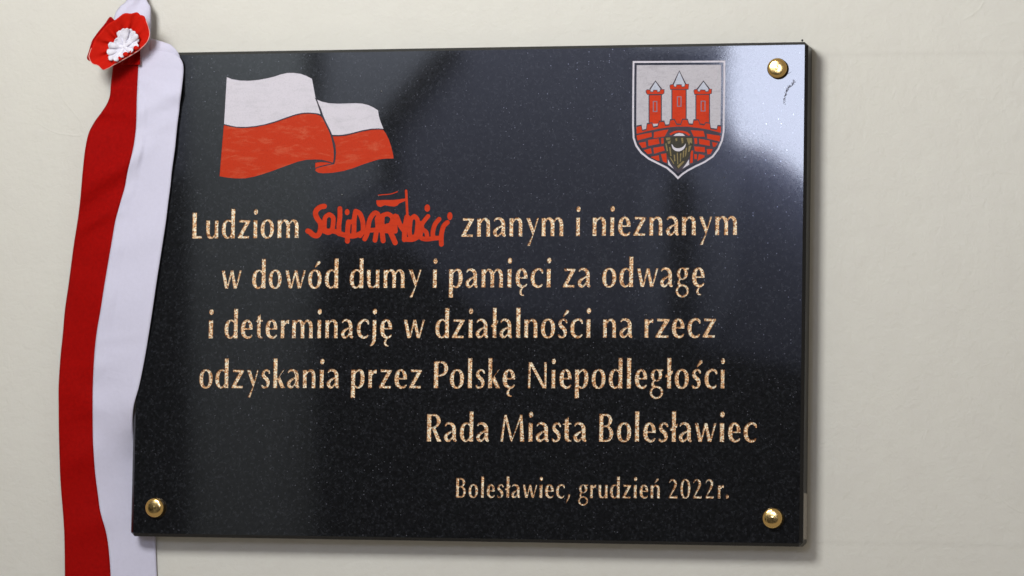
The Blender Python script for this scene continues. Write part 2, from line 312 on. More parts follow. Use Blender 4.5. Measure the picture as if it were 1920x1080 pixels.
# (text, [ (x0,x1) photo px of each character ], zoom scale and x offset, baseline (xa,ya,xb,yb), x-height px, label)
def chunk(s, off, pairs): return [(off + a / s, off + b / s) for a, b in pairs]
LINES = [
 ('Ludziomznanyminieznanym', chunk(8.727, 350, [(85, 255), (310, 520), (568, 790), (832, 1040), (1085, 1162), (1203, 1430), (1478, 1835)])
  + chunk(8.348, 860, [(35, 240), (280, 495), (530, 745), (785, 1000), (1050, 1255), (1290, 1640), (1830, 1905)])
  + chunk(6.4, 1090, [(128, 298), (340, 400), (435, 592), (620, 778), (810, 975), (1010, 1175), (1200, 1375), (1405, 1570), (1600, 1870)]), (365, 447.2, 1380, 440.4), 'top line of gilded lettering either side of the red word'),
 ('wdowóddumyipamięcizaodwagę', chunk(8, 410, [(38, 345), (495, 705), (745, 945), (993, 1308), (1335, 1545), (1585, 1795)])
  + chunk(9.143, 640, [(135, 380), (428, 655), (715, 1088), (1145, 1375), (1560, 1645)])
  + chunk(6.857, 830, [(75, 258), (288, 455), (492, 778), (825, 890), (930, 1092), (1125, 1292), (1330, 1395), (1540, 1708), (1730, 1905)])
  + chunk(8.727, 1110, [(158, 398), (438, 675), (728, 1085), (1108, 1325), (1365, 1590), (1630, 1845)]), (420, 541.0, 1320, 537.4), 'second line of gilded lettering, beginning with a lone w'),
 ('ideterminacjęwdziałalnościnarzecz', chunk(8.727, 380, [(92, 178), (350, 575), (618, 820), (860, 985), (1022, 1222), (1270, 1415), (1455, 1805)])
  + chunk(8.727, 590, [(35, 112), (165, 380), (425, 635), (682, 890), (900, 1018), (1062, 1268), (1450, 1805)])
  + chunk(6, 800, [(92, 252), (280, 428), (465, 520), (548, 695), (715, 805), (815, 965), (1000, 1055), (1092, 1248), (1280, 1445), (1472, 1600), (1610, 1758), (1790, 1848)])
  + chunk(8, 1110, [(158, 362), (405, 612), (780, 922), (945, 1165), (1190, 1388), (1425, 1628), (1652, 1860)]), (395, 634.3, 1340, 632.7), 'third line of gilded lettering, ending in rzecz'),
 ('odzyskaniaprzezPolskęNiepodległości', chunk(6.857, 365, [(55, 232), (260, 435), (470, 632), (665, 825), (850, 970), (1005, 1165), (1180, 1350), (1385, 1555), (1602, 1665), (1692, 1862)])
  + chunk(5.818, 645, [(72, 225), (260, 358), (378, 523), (545, 688), (708, 850), (975, 1135), (1150, 1310), (1345, 1397), (1430, 1538), (1567, 1705), (1725, 1868)])
  + chunk(9.6, 975, [(135, 480), (558, 642), (700, 928), (980, 1232), (1280, 1540), (1588, 1845)])
  + chunk(9.366, 1165, [(88, 172), (228, 455), (492, 740), (758, 908), (928, 1188), (1228, 1425), (1452, 1685), (1735, 1818)]), (370, 727.4, 1360, 728.1), 'fourth line of gilded lettering, with capital P and N'),
 ('RadaMiastaBolesławiec', chunk(6, 790, [(57, 228), (250, 402), (428, 585), (612, 765), (885, 1160), (1200, 1257), (1282, 1438), (1462, 1572), (1585, 1690), (1705, 1860)])
  + chunk(6, 1110, [(75, 240), (275, 442), (477, 530), (570, 718), (742, 858), (870, 965), (970, 1125), (1150, 1400), (1432, 1492), (1525, 1672), (1700, 1855)]), (800, 827.7, 1420, 828.5), 'signature line of gilded lettering, set to the right'),
 ('Bolesławiec,grudzień2022r.', chunk(8, 845, [(75, 230), (262, 412), (450, 500), (535, 665), (690, 795), (808, 900), (903, 1045), (1075, 1300), (1325, 1382), (1408, 1548), (1575, 1712), (1728, 1795)])
  + chunk(6.4, 1075, [(55, 180), (197, 275), (295, 412), (435, 558), (582, 695), (720, 765), (790, 898), (920, 1040), (1140, 1255), (1280, 1405), (1430, 1545), (1578, 1690), (1728, 1808), (1825, 1868)]), (855, 932.8, 1370, 934.6), 'smallest gilded line at the bottom, giving place and date'),
]
XH = (U(1100, 827 - 35.6) - U(1100, 827)).y; XH6 = (U(1100, 933 - 25.2) - U(1100, 933)).y
for li, (txt, boxes, (xa, ya, xb, yb), lab) in enumerate(LINES):
    assert len(txt) == len(boxes), (li, len(txt), len(boxes))
    xh = XH6 if li == 5 else XH
    lp = root('engraved_line', U((boxes[0][0] + boxes[-1][1]) / 2, (ya + yb) / 2), slab); lp['label'] = lab
    for ch, (x0, x1) in zip(txt, boxes):
        quads = G[ch]; xs = [p[0] for q in quads for p in q]; g0, g1 = min(xs), max(xs)
        yb_ = ya + (yb - ya) * ((x0 + x1) / 2 - xa) / (xb - xa)
        A = U(x0 + 0.3, yb_ - 15); B = U(x1 - 0.3, yb_ - 15); y0 = U((x0 + x1) / 2, yb_).y
        nm = 'letter' if ch.isalpha() else ('digit' if ch.isdigit() else ('comma' if ch == ',' else 'full_stop'))
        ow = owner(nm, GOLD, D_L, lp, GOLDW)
        for q in quads:
            shape([((A.x + (B.x - A.x) * (p[0] - g0) / (g1 - g0)) * 1000, (y0 + p[1] / 100 * xh) * 1000) for p in q], ow)
def zpx(s, ox, oy):
    def f(P): return [(lambda q: (q.x * 1000, q.y * 1000))(U(ox + p[0] / s, oy + p[1] / s)) for p in P]
    return f
def smoothpoly(P, k=3):
    Q = catmull([(*p,) for p in ([P[-1]] + P + P[:2])], k); return Q[k:-k - 1] if False else [p for p in Q[k:len(Q) - k - 1]]
# painted flag
f = zpx(4.5, 390, 110)
fp = root('painted_flag', U(570, 235), slab); fp['label'] = 'waving white and red flag painted in the upper left'
for nm, mt, P in (
 ('white_band', P_WHITE, [(158,155),(200,172),(270,184),(350,186),(430,178),(500,165),(560,150),(620,130),(670,120),(720,119),(780,127),(830,145),(877,170),(890,240),(905,320),(925,390),(945,450),(948,468),(915,460),(860,455),(800,456),(740,468),(660,495),(560,530),(480,553),(400,568),(320,576),(240,574),(180,565),(135,550)]),
 ('red_band', P_REDW, [(133,560),(180,572),(240,582),(320,584),(400,577),(480,562),(560,540),(660,505),(740,478),(800,465),(860,464),(910,468),(945,480),(965,500),(990,550),(1015,600),(1035,650),(1050,710),(1060,770),(1062,830),(1055,878),(1010,865),(960,852),(900,850),(830,853),(760,868),(690,893),(620,918),(540,948),(460,975),(390,995),(310,1010),(230,1010),(160,1003),(97,992)]),
 ('white_band', P_WHITE, [(920,345),(960,362),(1020,375),(1090,379),(1170,377),(1240,375),(1300,378),(1350,390),(1390,408),(1435,436),(1440,480),(1455,530),(1480,592),(1440,588),(1380,590),(1300,604),(1220,625),(1160,640),(1100,644),(1045,642),(1030,600),(1000,550),(975,490),(955,430),(935,385)]),
 ('red_band', P_REDW, [(1052,655),(1100,655),(1160,650),(1220,635),(1300,615),(1380,600),(1440,597),(1480,602),(1500,630),(1525,680),(1545,740),(1560,800),(1566,842),(1500,843),(1440,850),(1380,868),(1300,895),(1220,925),(1140,948),(1050,963),(970,967),(930,962),(905,945),(908,925),(960,910),(1020,897),(1065,888),(1075,850),(1080,790),(1075,730),(1060,680)]),
 ('red_fold', P_RED, [(905,878),(950,872),(1000,875),(1045,885),(1000,893),(950,905),(903,920)])):
    shape(f(P), owner(nm, mt, D_P, fp))
line = owner('fold_line', P_LINE, D_P, fp)
for P in ([(135,555),(240,578),(320,580),(480,558),(660,500),(800,460),(910,463),(946,472)], [(905,330),(930,390),(955,450),(985,520),(1020,590),(1045,650),(1070,750),(1070,830),(1060,884)], [(1045,648),(1100,650),(1220,630),(1380,595),(1480,597)], [(905,925),(960,908),(1060,886)], [(900,864),(960,862),(1055,884)]):
    for q in band([(x, y, 8) for x, y in P], 3): shape(f(q), line)
# red hand-lettered word
f = zpx(6, 560, 340)
lw = owner('red_painted_word', P_RED, D_P, slab, label='red hand-lettered word with a small flag rising from it')
for w_, P in ((50, [(288,280),(245,288),(203,320),(188,365),(210,420),(242,465),(248,520),(235,578),(205,612),(160,600),(128,570),(102,558)]),
 (44, [(340,372),(300,402),(290,460),(290,530),(312,572),(350,572),(378,530),(388,460),(385,402),(345,372)]),
 (46, [(463,305),(463,400),(452,500),(455,590)]), (48, [(290,560),(400,560),(470,590),(560,612),(640,610),(740,560)]),
 (48, [(560,455),(550,560),(548,672)]), (44, [(600,450),(560,470)]),
 (46, [(640,335),(625,420),(622,520),(618,610)]), (46, [(640,335),(685,360),(715,430),(725,500),(722,560),(690,610)]),
 (46, [(742,648),(775,570),(790,460),(820,390),(862,352),(900,390),(890,500),(875,560),(858,662)]), (44, [(790,550),(900,545)]), (60, [(890,420),(900,540)]),
 (48, [(940,390),(935,520),(950,668)]), (44, [(940,385),(1000,366),(1050,400),(1050,450),(1015,498),(940,505)]), (50, [(1000,500),(1045,600),(1085,690)]), (70, [(960,540),(1050,545)]),
 (48, [(1085,390),(1080,460),(1085,560)]), (48, [(1100,395),(1140,490),(1190,560)]), (24, [(1208,105),(1215,240),(1222,390)]), (48, [(1216,400),(1195,520),(1188,655)]), (52, [(1080,430),(1075,540)]),
 (44, [(1300,392),(1262,425),(1250,500),(1248,590),(1275,632),(1320,600),(1335,510),(1335,430),(1300,392)]), (44, [(1225,400),(1250,480)]), (48, [(1190,650),(1280,652),(1330,630)]),
 (42, [(1455,392),(1415,440),(1385,490),(1395,540),(1435,570),(1445,630)]), (44, [(1365,470),(1375,560),(1370,630),(1440,650),(1520,640),(1600,635)]),
 (44, [(1580,425),(1535,480),(1510,560),(1510,620)]), (46, [(1672,462),(1630,505),(1605,600),(1605,708)]),
 (10, [(890,156),(940,150),(1010,145),(1060,135),(1115,113)])):
    w_ *= 1.2
    for q in band([(x, y, w_) for x, y in P], 3): shape(f(q), lw)
    if w_ > 20:
        for e in (P[0], P[-1]): shape(f(ell(e[0], e[1], w_ / 2, w_ / 2, 12)), lw)
for e in ((545,345,27,36), (1446,300,32,42), (1700,390,30,46)): shape(f(ell(*e)), lw)
shape(f([(872,212),(960,208),(1060,208),(1130,200),(1205,190),(1215,215),(1170,232),(1130,250),(1110,272),(1080,284),(1030,280),(970,268),(920,288),(888,278),(874,250)]), lw)
# town crest
f = zpx(4.154, 1160, 90)
cr = root('painted_crest', U(1272, 225), slab); cr['label'] = 'town crest with three red towers on a pale shield, upper right'
OUT = [(108,101),(470,99),(830,97),(830,250),(827,450),(824,650),(812,720),(782,790),(737,850),(670,895),(600,928),(540,960),(500,988),(461,1023),(425,985),(370,938),(300,903),(230,868),(170,820),(130,765),(108,700),(104,600),(105,400),(106,250)]
def inset(P, d):
    R = []; n_ = len(P)
    for i in range(n_):
        a, b, c = P[i - 1], P[i], P[(i + 1) % n_]
        def nn(u, v): dx, dy = v[0] - u[0], v[1] - u[1]; m = math.hypot(dx, dy); return (-dy / m, dx / m)
        n1, n2 = nn(a, b), nn(b, c); k = 1 + n1[0] * n2[0] + n1[1] * n2[1]
        R.append((b[0] + (n1[0] + n2[0]) / k * d, b[1] + (n1[1] + n2[1]) / k * d))
    return R
I1 = inset(OUT, 15); I2 = inset(OUT, 32)
bo = owner('shield_border', P_WHITE, D_P, cr)
for i in range(len(OUT)): j = (i + 1) % len(OUT); shape(f([OUT[i], OUT[j], I1[j], I1[i]]), bo)
fo = owner('shield_field', P_FIELD, D_P, cr)
YW = 640
shape(f(I2), fo)
ln = owner('crest_outlines', P_LINE, D_P, cr)
# masonry ground (bare joints) below the battlements, clipped to the field
WLL = [(138,608),(175,600),(182,640),(216,632),(222,588),(258,582),(268,615),(305,608),(318,570),(352,568),(362,600),(395,596),(402,558),(432,556),(450,592),(485,592),(497,555),(535,555),(545,590),(578,592),(585,558),(620,560),(630,590),(665,597),(678,580),(708,585),(715,625),(765,632),(772,603),(797,605)]
low = [p for p in I2 if p[1] > 640]
shape(f(WLL + [p for p in low]), ln)
def stroke(P, w_=7, o=None):
    for q in band([(x, y, w_) for x, y in P], 1): shape(f(q), ln if o is None else o)
for P in ([(247,330),(286,262),(328,330)], [(428,292),(472,185),(518,292)], [(614,330),(660,262),(704,330)]): shape(f(P), owner('tower_roof', P_ROOF, D_P, cr))
for P in ([(243,320),(286,257),(333,320)], [(424,283),(472,178),(522,283)], [(610,322),(660,257),(708,322)]): stroke(P, 11)
TW = [((240,368,328,590), [(216,328),(245,328),(245,342),(268,345),(272,330),(298,330),(300,345),(322,342),(326,325),(352,325),(350,350),(340,358),(222,358),(216,345)], (265,412,301,498)),
      ((418,325,521,592), [(400,290),(425,285),(428,303),(448,306),(452,288),(488,288),(490,305),(515,303),(518,283),(543,283),(542,318),(402,320)], (453,376,489,457)),
      ((605,365,703,592), [(587,328),(610,322),(614,340),(632,343),(638,328),(672,330),(676,343),(700,340),(703,322),(722,322),(720,352),(700,358),(590,358)], (638,410,676,494))]
for (x0, y0, x1, y1), bt, (u0, v0, u1, v1) in TW:
    shape(f([(x0 - 8, y0 - 5), (x1 + 8, y0 - 5), (x1 + 8, y1), (x0 - 8, y1)]), ln)
    stroke(bt + [bt[0]], 12)
    t_ = owner('tower', P_RED, D_P, cr)
    shape(f([(x0, y0), (x1, y0), (x1, y1), (x0, y1)]), t_); shape(f(bt), t_)
    w_ = owner('tower_window', P_PALE, D_P, cr)
    for q in ((u0, v0, u1, v0 + 7), (u0, v1 - 7, u1, v1), (u0, v0, u0 + 8, v1), (u1 - 8, v0, u1, v1)):
        shape(f([(q[0], q[1]), (q[2], q[1]), (q[2], q[3]), (q[0], q[3])]), w_)
stroke(WLL, 10)
ba = owner('battlement', P_RED, D_P, cr)
shape(f([(x, y + 7) for x, y in WLL] + [(795,660),(700,635),(620,622),(540,612),(450,612),(380,618),(300,630),(220,648),(140,668)]), ba)
for P in ([(138,680),(255,657),(258,690),(145,720)], [(274,655),(345,640),(388,634),(358,688),(272,702)], [(560,640),(660,646),(672,690),(585,690)], [(685,668),(792,684),(786,728),(690,705)],
          [(155,738),(210,730),(215,772),(182,778)], [(228,717),(310,704),(318,745),(232,762)], [(330,702),(348,698),(350,742),(332,746)], [(587,702),(610,702),(612,745),(592,747)], [(625,706),(708,721),(710,762),(628,748)], [(727,732),(772,740),(752,768),(735,772)],
          [(195,795),(250,780),(258,820),(226,826)], [(270,777),(348,765),(358,798),(275,823)], [(588,766),(670,772),(672,812),(592,803)], [(685,787),(732,787),(716,825),(690,828)],
          [(246,848),(312,836),(318,880),(300,876)], [(328,826),(370,820),(375,895),(345,885)], [(562,800),(580,798),(576,892),(555,898)], [(588,826),(610,828),(608,865),(590,865)], [(625,824),(668,836),(668,850),(612,880)],
          [(395,668),(430,648),(462,642),(500,645),(535,655),(558,675),(545,684),(515,664),(462,655),(425,668),(405,680)]):
    shape(f(P), owner('brick', P_RED, D_P, cr))
lu = owner('arch_opening', P_WHITE, D_P, cr); shape(f([(425,684),(445,668),(470,662),(498,667),(517,684)]), lu)
for P in ([(383,866),(400,900),(428,940),(384,908)], [(547,866),(549,908),(496,940),(526,900)]): shape(f(P), lu)
sh = owner('small_dark_shield', P_DARK, D_P, cr, label='small dark shield with a gold eagle under a white crescent')
shape(f([(358,690),(410,692),(462,686),(520,692),(577,690),(580,760),(552,840),(512,905),(463,946),(420,900),(375,830),(355,760)]), sh)
go = owner('eagle_marks', P_GOLD, D_P, cr)
for P in ([(365,698),(400,696),(402,712),(372,720)], [(380,725),(405,720),(400,742),(384,750)], [(485,700),(500,700),(505,735),(492,745)], [(528,702),(570,700),(572,745),(556,735),(548,760),(536,730)], [(545,765),(566,758),(552,805),(540,812)], [(362,745),(372,742),(384,800),(374,806)],
          [(392,770),(402,772),(412,840),(402,842)], [(428,830),(438,832),(442,880),(432,884)], [(452,815),(460,815),(464,905),(456,905)], [(478,822),(488,818),(484,882),(476,888)], [(500,800),(512,796),(506,850),(497,858)], [(522,778),(533,775),(525,835),(514,850)], [(455,918),(500,880),(512,885),(464,938)], [(395,850),(405,852),(432,898),(428,905)], [(440,705),(455,702),(456,722),(444,726)]):
    shape(f(P), go)
ms = owner('crescent', P_WHITE, D_P, cr)
for q in band([(413,748,2),(424,775,14),(445,790,22),(470,792,24),(495,783,20),(512,766,12),(521,745,2)], 3): shape(f(q), ms)

# triangulate the whole face
w2, h2 = W / 2 * 1000, H / 2 * 1000; c = CH * 1000; K = 3.9          # K: dressed corners
def octo(x, y, k): return [(-x + k, -y), (x - k, -y), (x, -y + k), (x, y - k), (x - k, y), (-x + k, y), (-x, y - k), (-x, -y + k)]
FACE = octo(w2 - c, h2 - c, 0.6)
vs = [Vector(p) for p in FACE]; es = []
for q, ow in shapes:
    i = len(vs); vs.extend(Vector(p) for p in q); es += [(i + k, i + (k + 1) % len(q)) for k in range(len(q))]
V, _, F_, _, _, _ = delaunay_2d_cdt(vs, es, [list(range(len(FACE)))], 1, 1e-4)
CEN = np.array([[sum(V[i].x for i in t) / len(t), sum(V[i].y for i in t) / len(t)] for t in F_])
cell = {}
for i, (x, y) in enumerate(CEN): cell.setdefault((int(x // 4), int(y // 4)), []).append(i)
own = [-1] * len(F_)
for q, ow in shapes:
    P = np.array(q); lo, hi = P.min(0), P.max(0)
    idx = [i for cx in range(int(lo[0] // 4), int(hi[0] // 4) + 1) for cy in range(int(lo[1] // 4), int(hi[1] // 4) + 1) for i in cell.get((cx, cy), ())]
    if not idx: continue
    idx = np.array(idx); pt = CEN[idx]; ins = np.zeros(len(idx), int)
    for k in range(len(P)):
        (x1, y1), (x2, y2) = P[k], P[(k + 1) % len(P)]
        up = (y1 <= pt[:, 1]) & (y2 > pt[:, 1]); dn = (y2 <= pt[:, 1]) & (y1 > pt[:, 1])
        cr_ = (x2 - x1) * (pt[:, 1] - y1) - (pt[:, 0] - x1) * (y2 - y1)
        ins += (up & (cr_ > 0)).astype(int) - (dn & (cr_ < 0)).astype(int)
    for i in idx[ins != 0]: own[i] = ow
edge = {}
for ti, tri in enumerate(F_):
    for a, b in zip(tri, list(tri[1:]) + [tri[0]]): edge.setdefault((min(a, b), max(a, b)), []).append(ti)
def zof(o): return T - (0 if o < 0 else owners[o]['depth'])
def make(o_id):
    loc, mv, mf, mi = {}, [], [], []
    def vid(v, z):
        k = (v, round(z * 1e6))
        if k not in loc: loc[k] = len(mv); mv.append((V[v].x / 1000, V[v].y / 1000, z))
        return loc[k]
    z0 = zof(o_id)
    for ti in byown.get(o_id, []):
        tri = F_[ti]; a, b, c_ = (V[i] for i in tri[:3])
        mf.append([vid(v, z0) for v in tri]); mi.append(0)
        for p, q in zip(tri, list(tri[1:]) + [tri[0]]):
            for tj in edge[(min(p, q), max(p, q))]:
                if tj != ti and zof(own[tj]) > z0 + 1e-6:
                    z1 = zof(own[tj]); mf.append([vid(q, z0), vid(p, z0), vid(p, z1), vid(q, z1)]); mi.append(1)
    return mv, mf, mi
byown = {}
for ti, o_ in enumerate(own): byown.setdefault(o_, []).append(ti)
mv, mf, mi = make(-1)
mi = [0] * len(mf)
base = len(mv)
# chamfer, side walls and back
c1 = octo(w2 - c, h2 - c, 0.6); c2 = octo(w2, h2, K)
for P, z in ((c1, T), (c2, T - CH), (c2, 0.0)): mv += [(x / 1000, y / 1000, z) for x, y in P]
for i in range(8):
    j = (i + 1) % 8
    mf.append([base + i, base + 8 + i, base + 8 + j, base + j]); mi.append(2)
    mf.append([base + 8 + i, base + 16 + i, base + 16 + j, base + 8 + j]); mi.append(1)
mf.append([base + 16 + i for i in range(8)]); mi.append(1)
so = build('stone_slab', mv, mf, GRANITE, slab); so.data.materials.append(EDGE); so.data.materials.append(CHAM)
so.data.polygons.foreach_set('material_index', mi)
for i, o_ in enumerate(owners):
    if i not in byown: continue
    mv, mf, mi = make(i)
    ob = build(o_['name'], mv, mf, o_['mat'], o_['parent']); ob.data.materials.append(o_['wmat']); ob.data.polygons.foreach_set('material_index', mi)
    if o_['label']: ob['label'] = o_['label']

# drips and scuffs on the face
n = NT('dried_black_drip'); DRIP = n.set(Base_Color=(0.004, 0.004, 0.004), Roughness=0.25)
n = NT('dull_scuff'); SCUFF = n.set(Base_Color=(0.045, 0.035, 0.055), Roughness=0.7)
for x, y, r in ((715, 171.5, 1.9), (688, 321.5, 1.5), (641, 365.5, 1.7), (709.5, 368, 1.6), (1334, 461, 1.3), (1358, 333, 1.3), (1212, 591, 1.8), (1265, 529, 1.5)):
    p = U(x, y); rr = r * 0.00055
    vs_ = [(p.x, p.y, T + 0.0004)] + [(p.x + rr * math.cos(a) * random.uniform(0.8, 1.1), p.y + rr * math.sin(a) * random.uniform(0.9, 1.3), T + 0.00005) for a in [i * math.tau / 10 for i in range(10)]]
    build('black_drip', vs_, [(0, 1 + i, 1 + (i + 1) % 10) for i in range(10)], DRIP, slab, True)
sv, sf = [], []
def chip(x, y, a, b, th):
    i = len(sv); ct, st = math.cos(th), math.sin(th)
    for k in range(6):
        t = k * math.tau / 6; u, v_ = a * math.cos(t) * random.uniform(.6, 1.1), b * math.sin(t) * random.uniform(.6, 1.1)
        p = U(x + u * ct - v_ * st, y + u * st + v_ * ct); sv.append((p.x, p.y, T + 0.00006))
    sf.append([i + 5 - k for k in range(6)])
for k in range(10): t = k / 9; chip(1474.5 + 8.5 * t, 136.5 + 5.5 * -t + 4, 1.3, 0.35, -0.7)
PATH = [(1470, 194), (1471.5, 184), (1473.5, 176), (1476, 168), (1479, 163), (1484, 161), (1487, 155), (1490, 150)]
for k in range(130):
    t = random.random() * (len(PATH) - 1); i = int(t); u = t - i
    x = PATH[i][0] * (1 - u) + PATH[i + 1][0] * u + random.gauss(0, 1.2); y = PATH[i][1] * (1 - u) + PATH[i + 1][1] * u + random.gauss(0, 1.5)
    chip(x, y, random.uniform(0.6, 1.9), random.uniform(0.3, 0.75), random.uniform(-1.7, -0.8))
sco = build('scuff_mark', sv, sf, SCUFF, slab); sco['label'] = 'dark scuff streak below the upper right cap'

# pale stretch low on the right side
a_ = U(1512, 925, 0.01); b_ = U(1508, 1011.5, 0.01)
box('pale_side_patch', (W / 2 - 0.001, b_.y, 0.0005), (W / 2 + 0.0003, a_.y, T - CH - 0.0012), PALE_SIDE, slab)['label'] = 'pale strip low on the right side'

# brass caps
def lathe(name, P, parent, prof, mat, seg=40):
    vs_, fs_ = [], []
    for r, h in prof:
        for i in range(seg):
            a = i * math.tau / seg; vs_.append((P.x + r * math.cos(a), P.y + r * math.sin(a), T + h))
    for k in range(len(prof) - 1):
        for i in range(seg): j = (i + 1) % seg; fs_.append([k * seg + i, k * seg + j, (k + 1) * seg + j, (k + 1) * seg + i])
    vs_.append((P.x, P.y, T + prof[-1][1] + 0.0002)); t_ = len(vs_) - 1; b0 = (len(prof) - 1) * seg
    for i in range(seg): fs_.append([b0 + i, b0 + (i + 1) % seg, t_])
    return build(name, vs_, fs_, mat, parent, True)
PROF = [(0.0086, 0.0001), (0.0086, 0.0022), (0.0098, 0.0027), (0.0102, 0.0034), (0.0102, 0.0043), (0.0100, 0.0051), (0.0095, 0.0060), (0.0087, 0.0066), (0.0078, 0.0070), (0.0066, 0.00725), (0.0050, 0.00742), (0.0030, 0.00752), (0.0012, 0.00755)]
for (x, y), lb in (((1457.2, 127.8), 'brass screw cap in the upper right corner, in the bright reflection'), ((1448, 971.5), 'brass screw cap in the lower right corner'), ((289.5, 952), 'brass screw cap in the lower left corner beside the ribbon')):
    q = U(x, y, T + 0.005)
    lathe('screw_cap', q, slab, PROF, BRASS)['label'] = lb

# ------------------------------------------------------------------ ribbon
rib = root('ribbon', U(230, 100, 0.01))
tag(rib, 'white and red satin ribbon with rosette hanging down over the left slab edge', 'ribbon')
ROWS = [  # y, left, seam, right (photo px), heights above the slab back at left, seam, right
 (84, 214, 252, 283.5, .018, .0285, .0282), (93.5, 213, 255, 286, .019, .0290, .0285), (96, 213, 256, 313, .019, .0290, .0285), (99, 213, 257, 323, .019, .0290, .0285), (104, 213, 258, 332, .019, .0290, .0285), (110, 212.5, 259, 338.5, .019, .0290, .0285),
 (120, 212, 259.5, 343, .019, .0290, .0285), (133, 211, 259.3, 344, .020, .0285, .0282), (158, 208, 258, 341.7, .020, .0285, .0282), (180, 206, 257, 339, .019, .0295, .0285), (196, 200, 256.6, 337, .018, .0295, .0285),
 (211, 190, 256.3, 335.6, .021, .0295, .0285), (226, 179, 256, 333.5, .016, .029, .0285), (248, 167, 254.5, 331, .024, .0285, .0285), (278, 160, 250, 328, .0255, .028, .0295), (322, 155, 239.5, 322, .025, .027, .029),
 (352, 152.5, 234, 319, .021, .025, .029), (378, 150, 226.5, 315.5, .017, .024, .029), (415, 145.5, 216.5, 311, .013, .024, .029), (455, 139, 209.6, 305, .011, .024, .029), (493, 134, 203, 299, .009, .023, .029),
 (535, 128.5, 196, 292.5, .008, .023, .029), (580, 122, 189, 286, .007, .022, .0285), (625, 118, 181.5, 279, .0075, .021, .0285), (669, 113.5, 177, 271.7, .008, .020, .028), (724, 110, 174.4, 260.6, .012, .019, .0275),
 (763, 110, 174, 250.2, .012, .018, .0250), (800, 110.3, 174.2, 248.6, .011, .016, .0170), (830, 111, 174.8, 252, .010, .014, .008), (860, 111.8, 176.5, 258, .009, .012, .0005), (890, 112.8, 179, 267, .008, .009, -.0015),
 (925, 115, 183.5, 278, .007, .007, -.0018), (960, 118, 188.5, 286, .006, .006, -.0015), (1000, 120.5, 199.5, 291, .006, .005, -.0012), (1040, 121.3, 205, 292.5, .006, .005, -.001), (1110, 122, 209, 295, .006, .005, -.001), (1300, 126, 213, 299, .006, .005, .000), (1560, 118, 205, 291, .007, .005, .002)]
def rowat(y):
    for i in range(len(ROWS) - 1):
        if ROWS[i][0] <= y <= ROWS[i + 1][0]:
            a, b = ROWS[i], ROWS[i + 1]; t = (y - a[0]) / (b[0] - a[0]); p0 = ROWS[max(i - 1, 0)]; p3 = ROWS[min(i + 2, len(ROWS) - 1)]
            r = []
            for k in range(1, 7):
                h_ = b[0] - a[0]
                m1 = (b[k] - p0[k]) / (b[0] - p0[0]) * h_ if b[0] != p0[0] else 0; m2 = (p3[k] - a[k]) / (p3[0] - a[0]) * h_
                r.append((2*t**3-3*t*t+1)*a[k] + (t**3-2*t*t+t)*m1 + (-2*t**3+3*t*t)*b[k] + (t**3-t*t)*m2)
            return r
    return ROWS[-1][1:]
ys = []; y = 84.0
while y < 1560: ys.append(y); y += 1.2 if y < 125 else (5.5 if y < 1100 else 12)
ys.append(1559.9)
def folds(y, u):
    """soft creases pushed outward; u 0 at the left edge, 1 at the right edge"""
    d = 0
    for (y0, s, w_, a, u0, u1) in ((300, 130, 26, .0030, -.2, .75), (375, 120, 20, .0022, -.1, .6), (215, 90, 17, .0022, .5, 1.1), (150, -60, 15, .0020, .55, 1.1), (690, 40, 22, .0020, .35, .8), (760, -60, 28, .0022, .2, .7), (840, 70, 30, .0018, -.1, .5), (640, 30, 9, .0008, .55, .95), (655, -40, 7, .0006, .6, .9), (520, 20, 10, .0007, 0, .4), (400, 60, 9, .0009, .05, .6), (770, 30, 8, .0008, .0, .35), (130, -40, 8, .0009, .6, 1.0), (258, 60, 8, .0008, .5, .9), (560, -50, 40, .0014, 0, 1), (975, 50, 26, .0018, .1, .6), (470, 70, 30, .0014, .2, 1)):
        k = (y - (y0 - s * (u - .5))) / w_; f_ = math.exp(-k * k)
        m = 1 / (1 + math.exp(-(u - u0) * 14)) / (1 + math.exp((u - u1) * 14)); d += 1.5 * a * f_ * m
    return d + 0.0007 * math.sin(y * .021 + 3 * u) + .0007
def strip(name, ua, ub, mat, ncol=14):
    vs_, fs_ = [], []
    for y in ys:
        L, S, R, dL, dS, dR = rowat(y)
        for j in range(ncol + 1):
            s = ua + (ub - ua) * j / ncol                 # 0..1 red, 1..2 white
            if s <= 1: x = L + (S - L) * s
            else: x = S + (R - S) * (s - 1)
            u = s / 2
            z = dL * (1 - u) * (1 - 2 * u) + dS * 4 * u * (1 - u) + dR * u * (2 * u - 1)
            if z > T: pass
            safe = 1.0 if y < 700 else max(0.0, min(1.0, (250 - x) / 60))
            z += folds(y, u) * safe * (0.55 if s > 1.2 and y < 700 else 1.0)
            if y < 725 and x > 246: z = max(z, T + 0.0018)
            if s > 1.0 and y < 745: z = max(z, T + 0.0012 if x > 247 else z)
            p = U(x, y, z); vs_.append(tuple(p))
    n_ = ncol + 1
    for i in range(len(ys) - 1):
        for j in range(ncol): a = i * n_ + j; fs_.append([a, a + n_, a + n_ + 1, a + 1])
    o = build(name, vs_, fs_, mat, rib, True)
    m = o.modifiers.new('thick', 'SOLIDIFY'); m.thickness = 0.00045; m.offset = 0
    return o
strip('red_stripe', 0, 1.0, C_RED); strip('white_stripe', 1.0, 2.0, C_WHITE, 20)
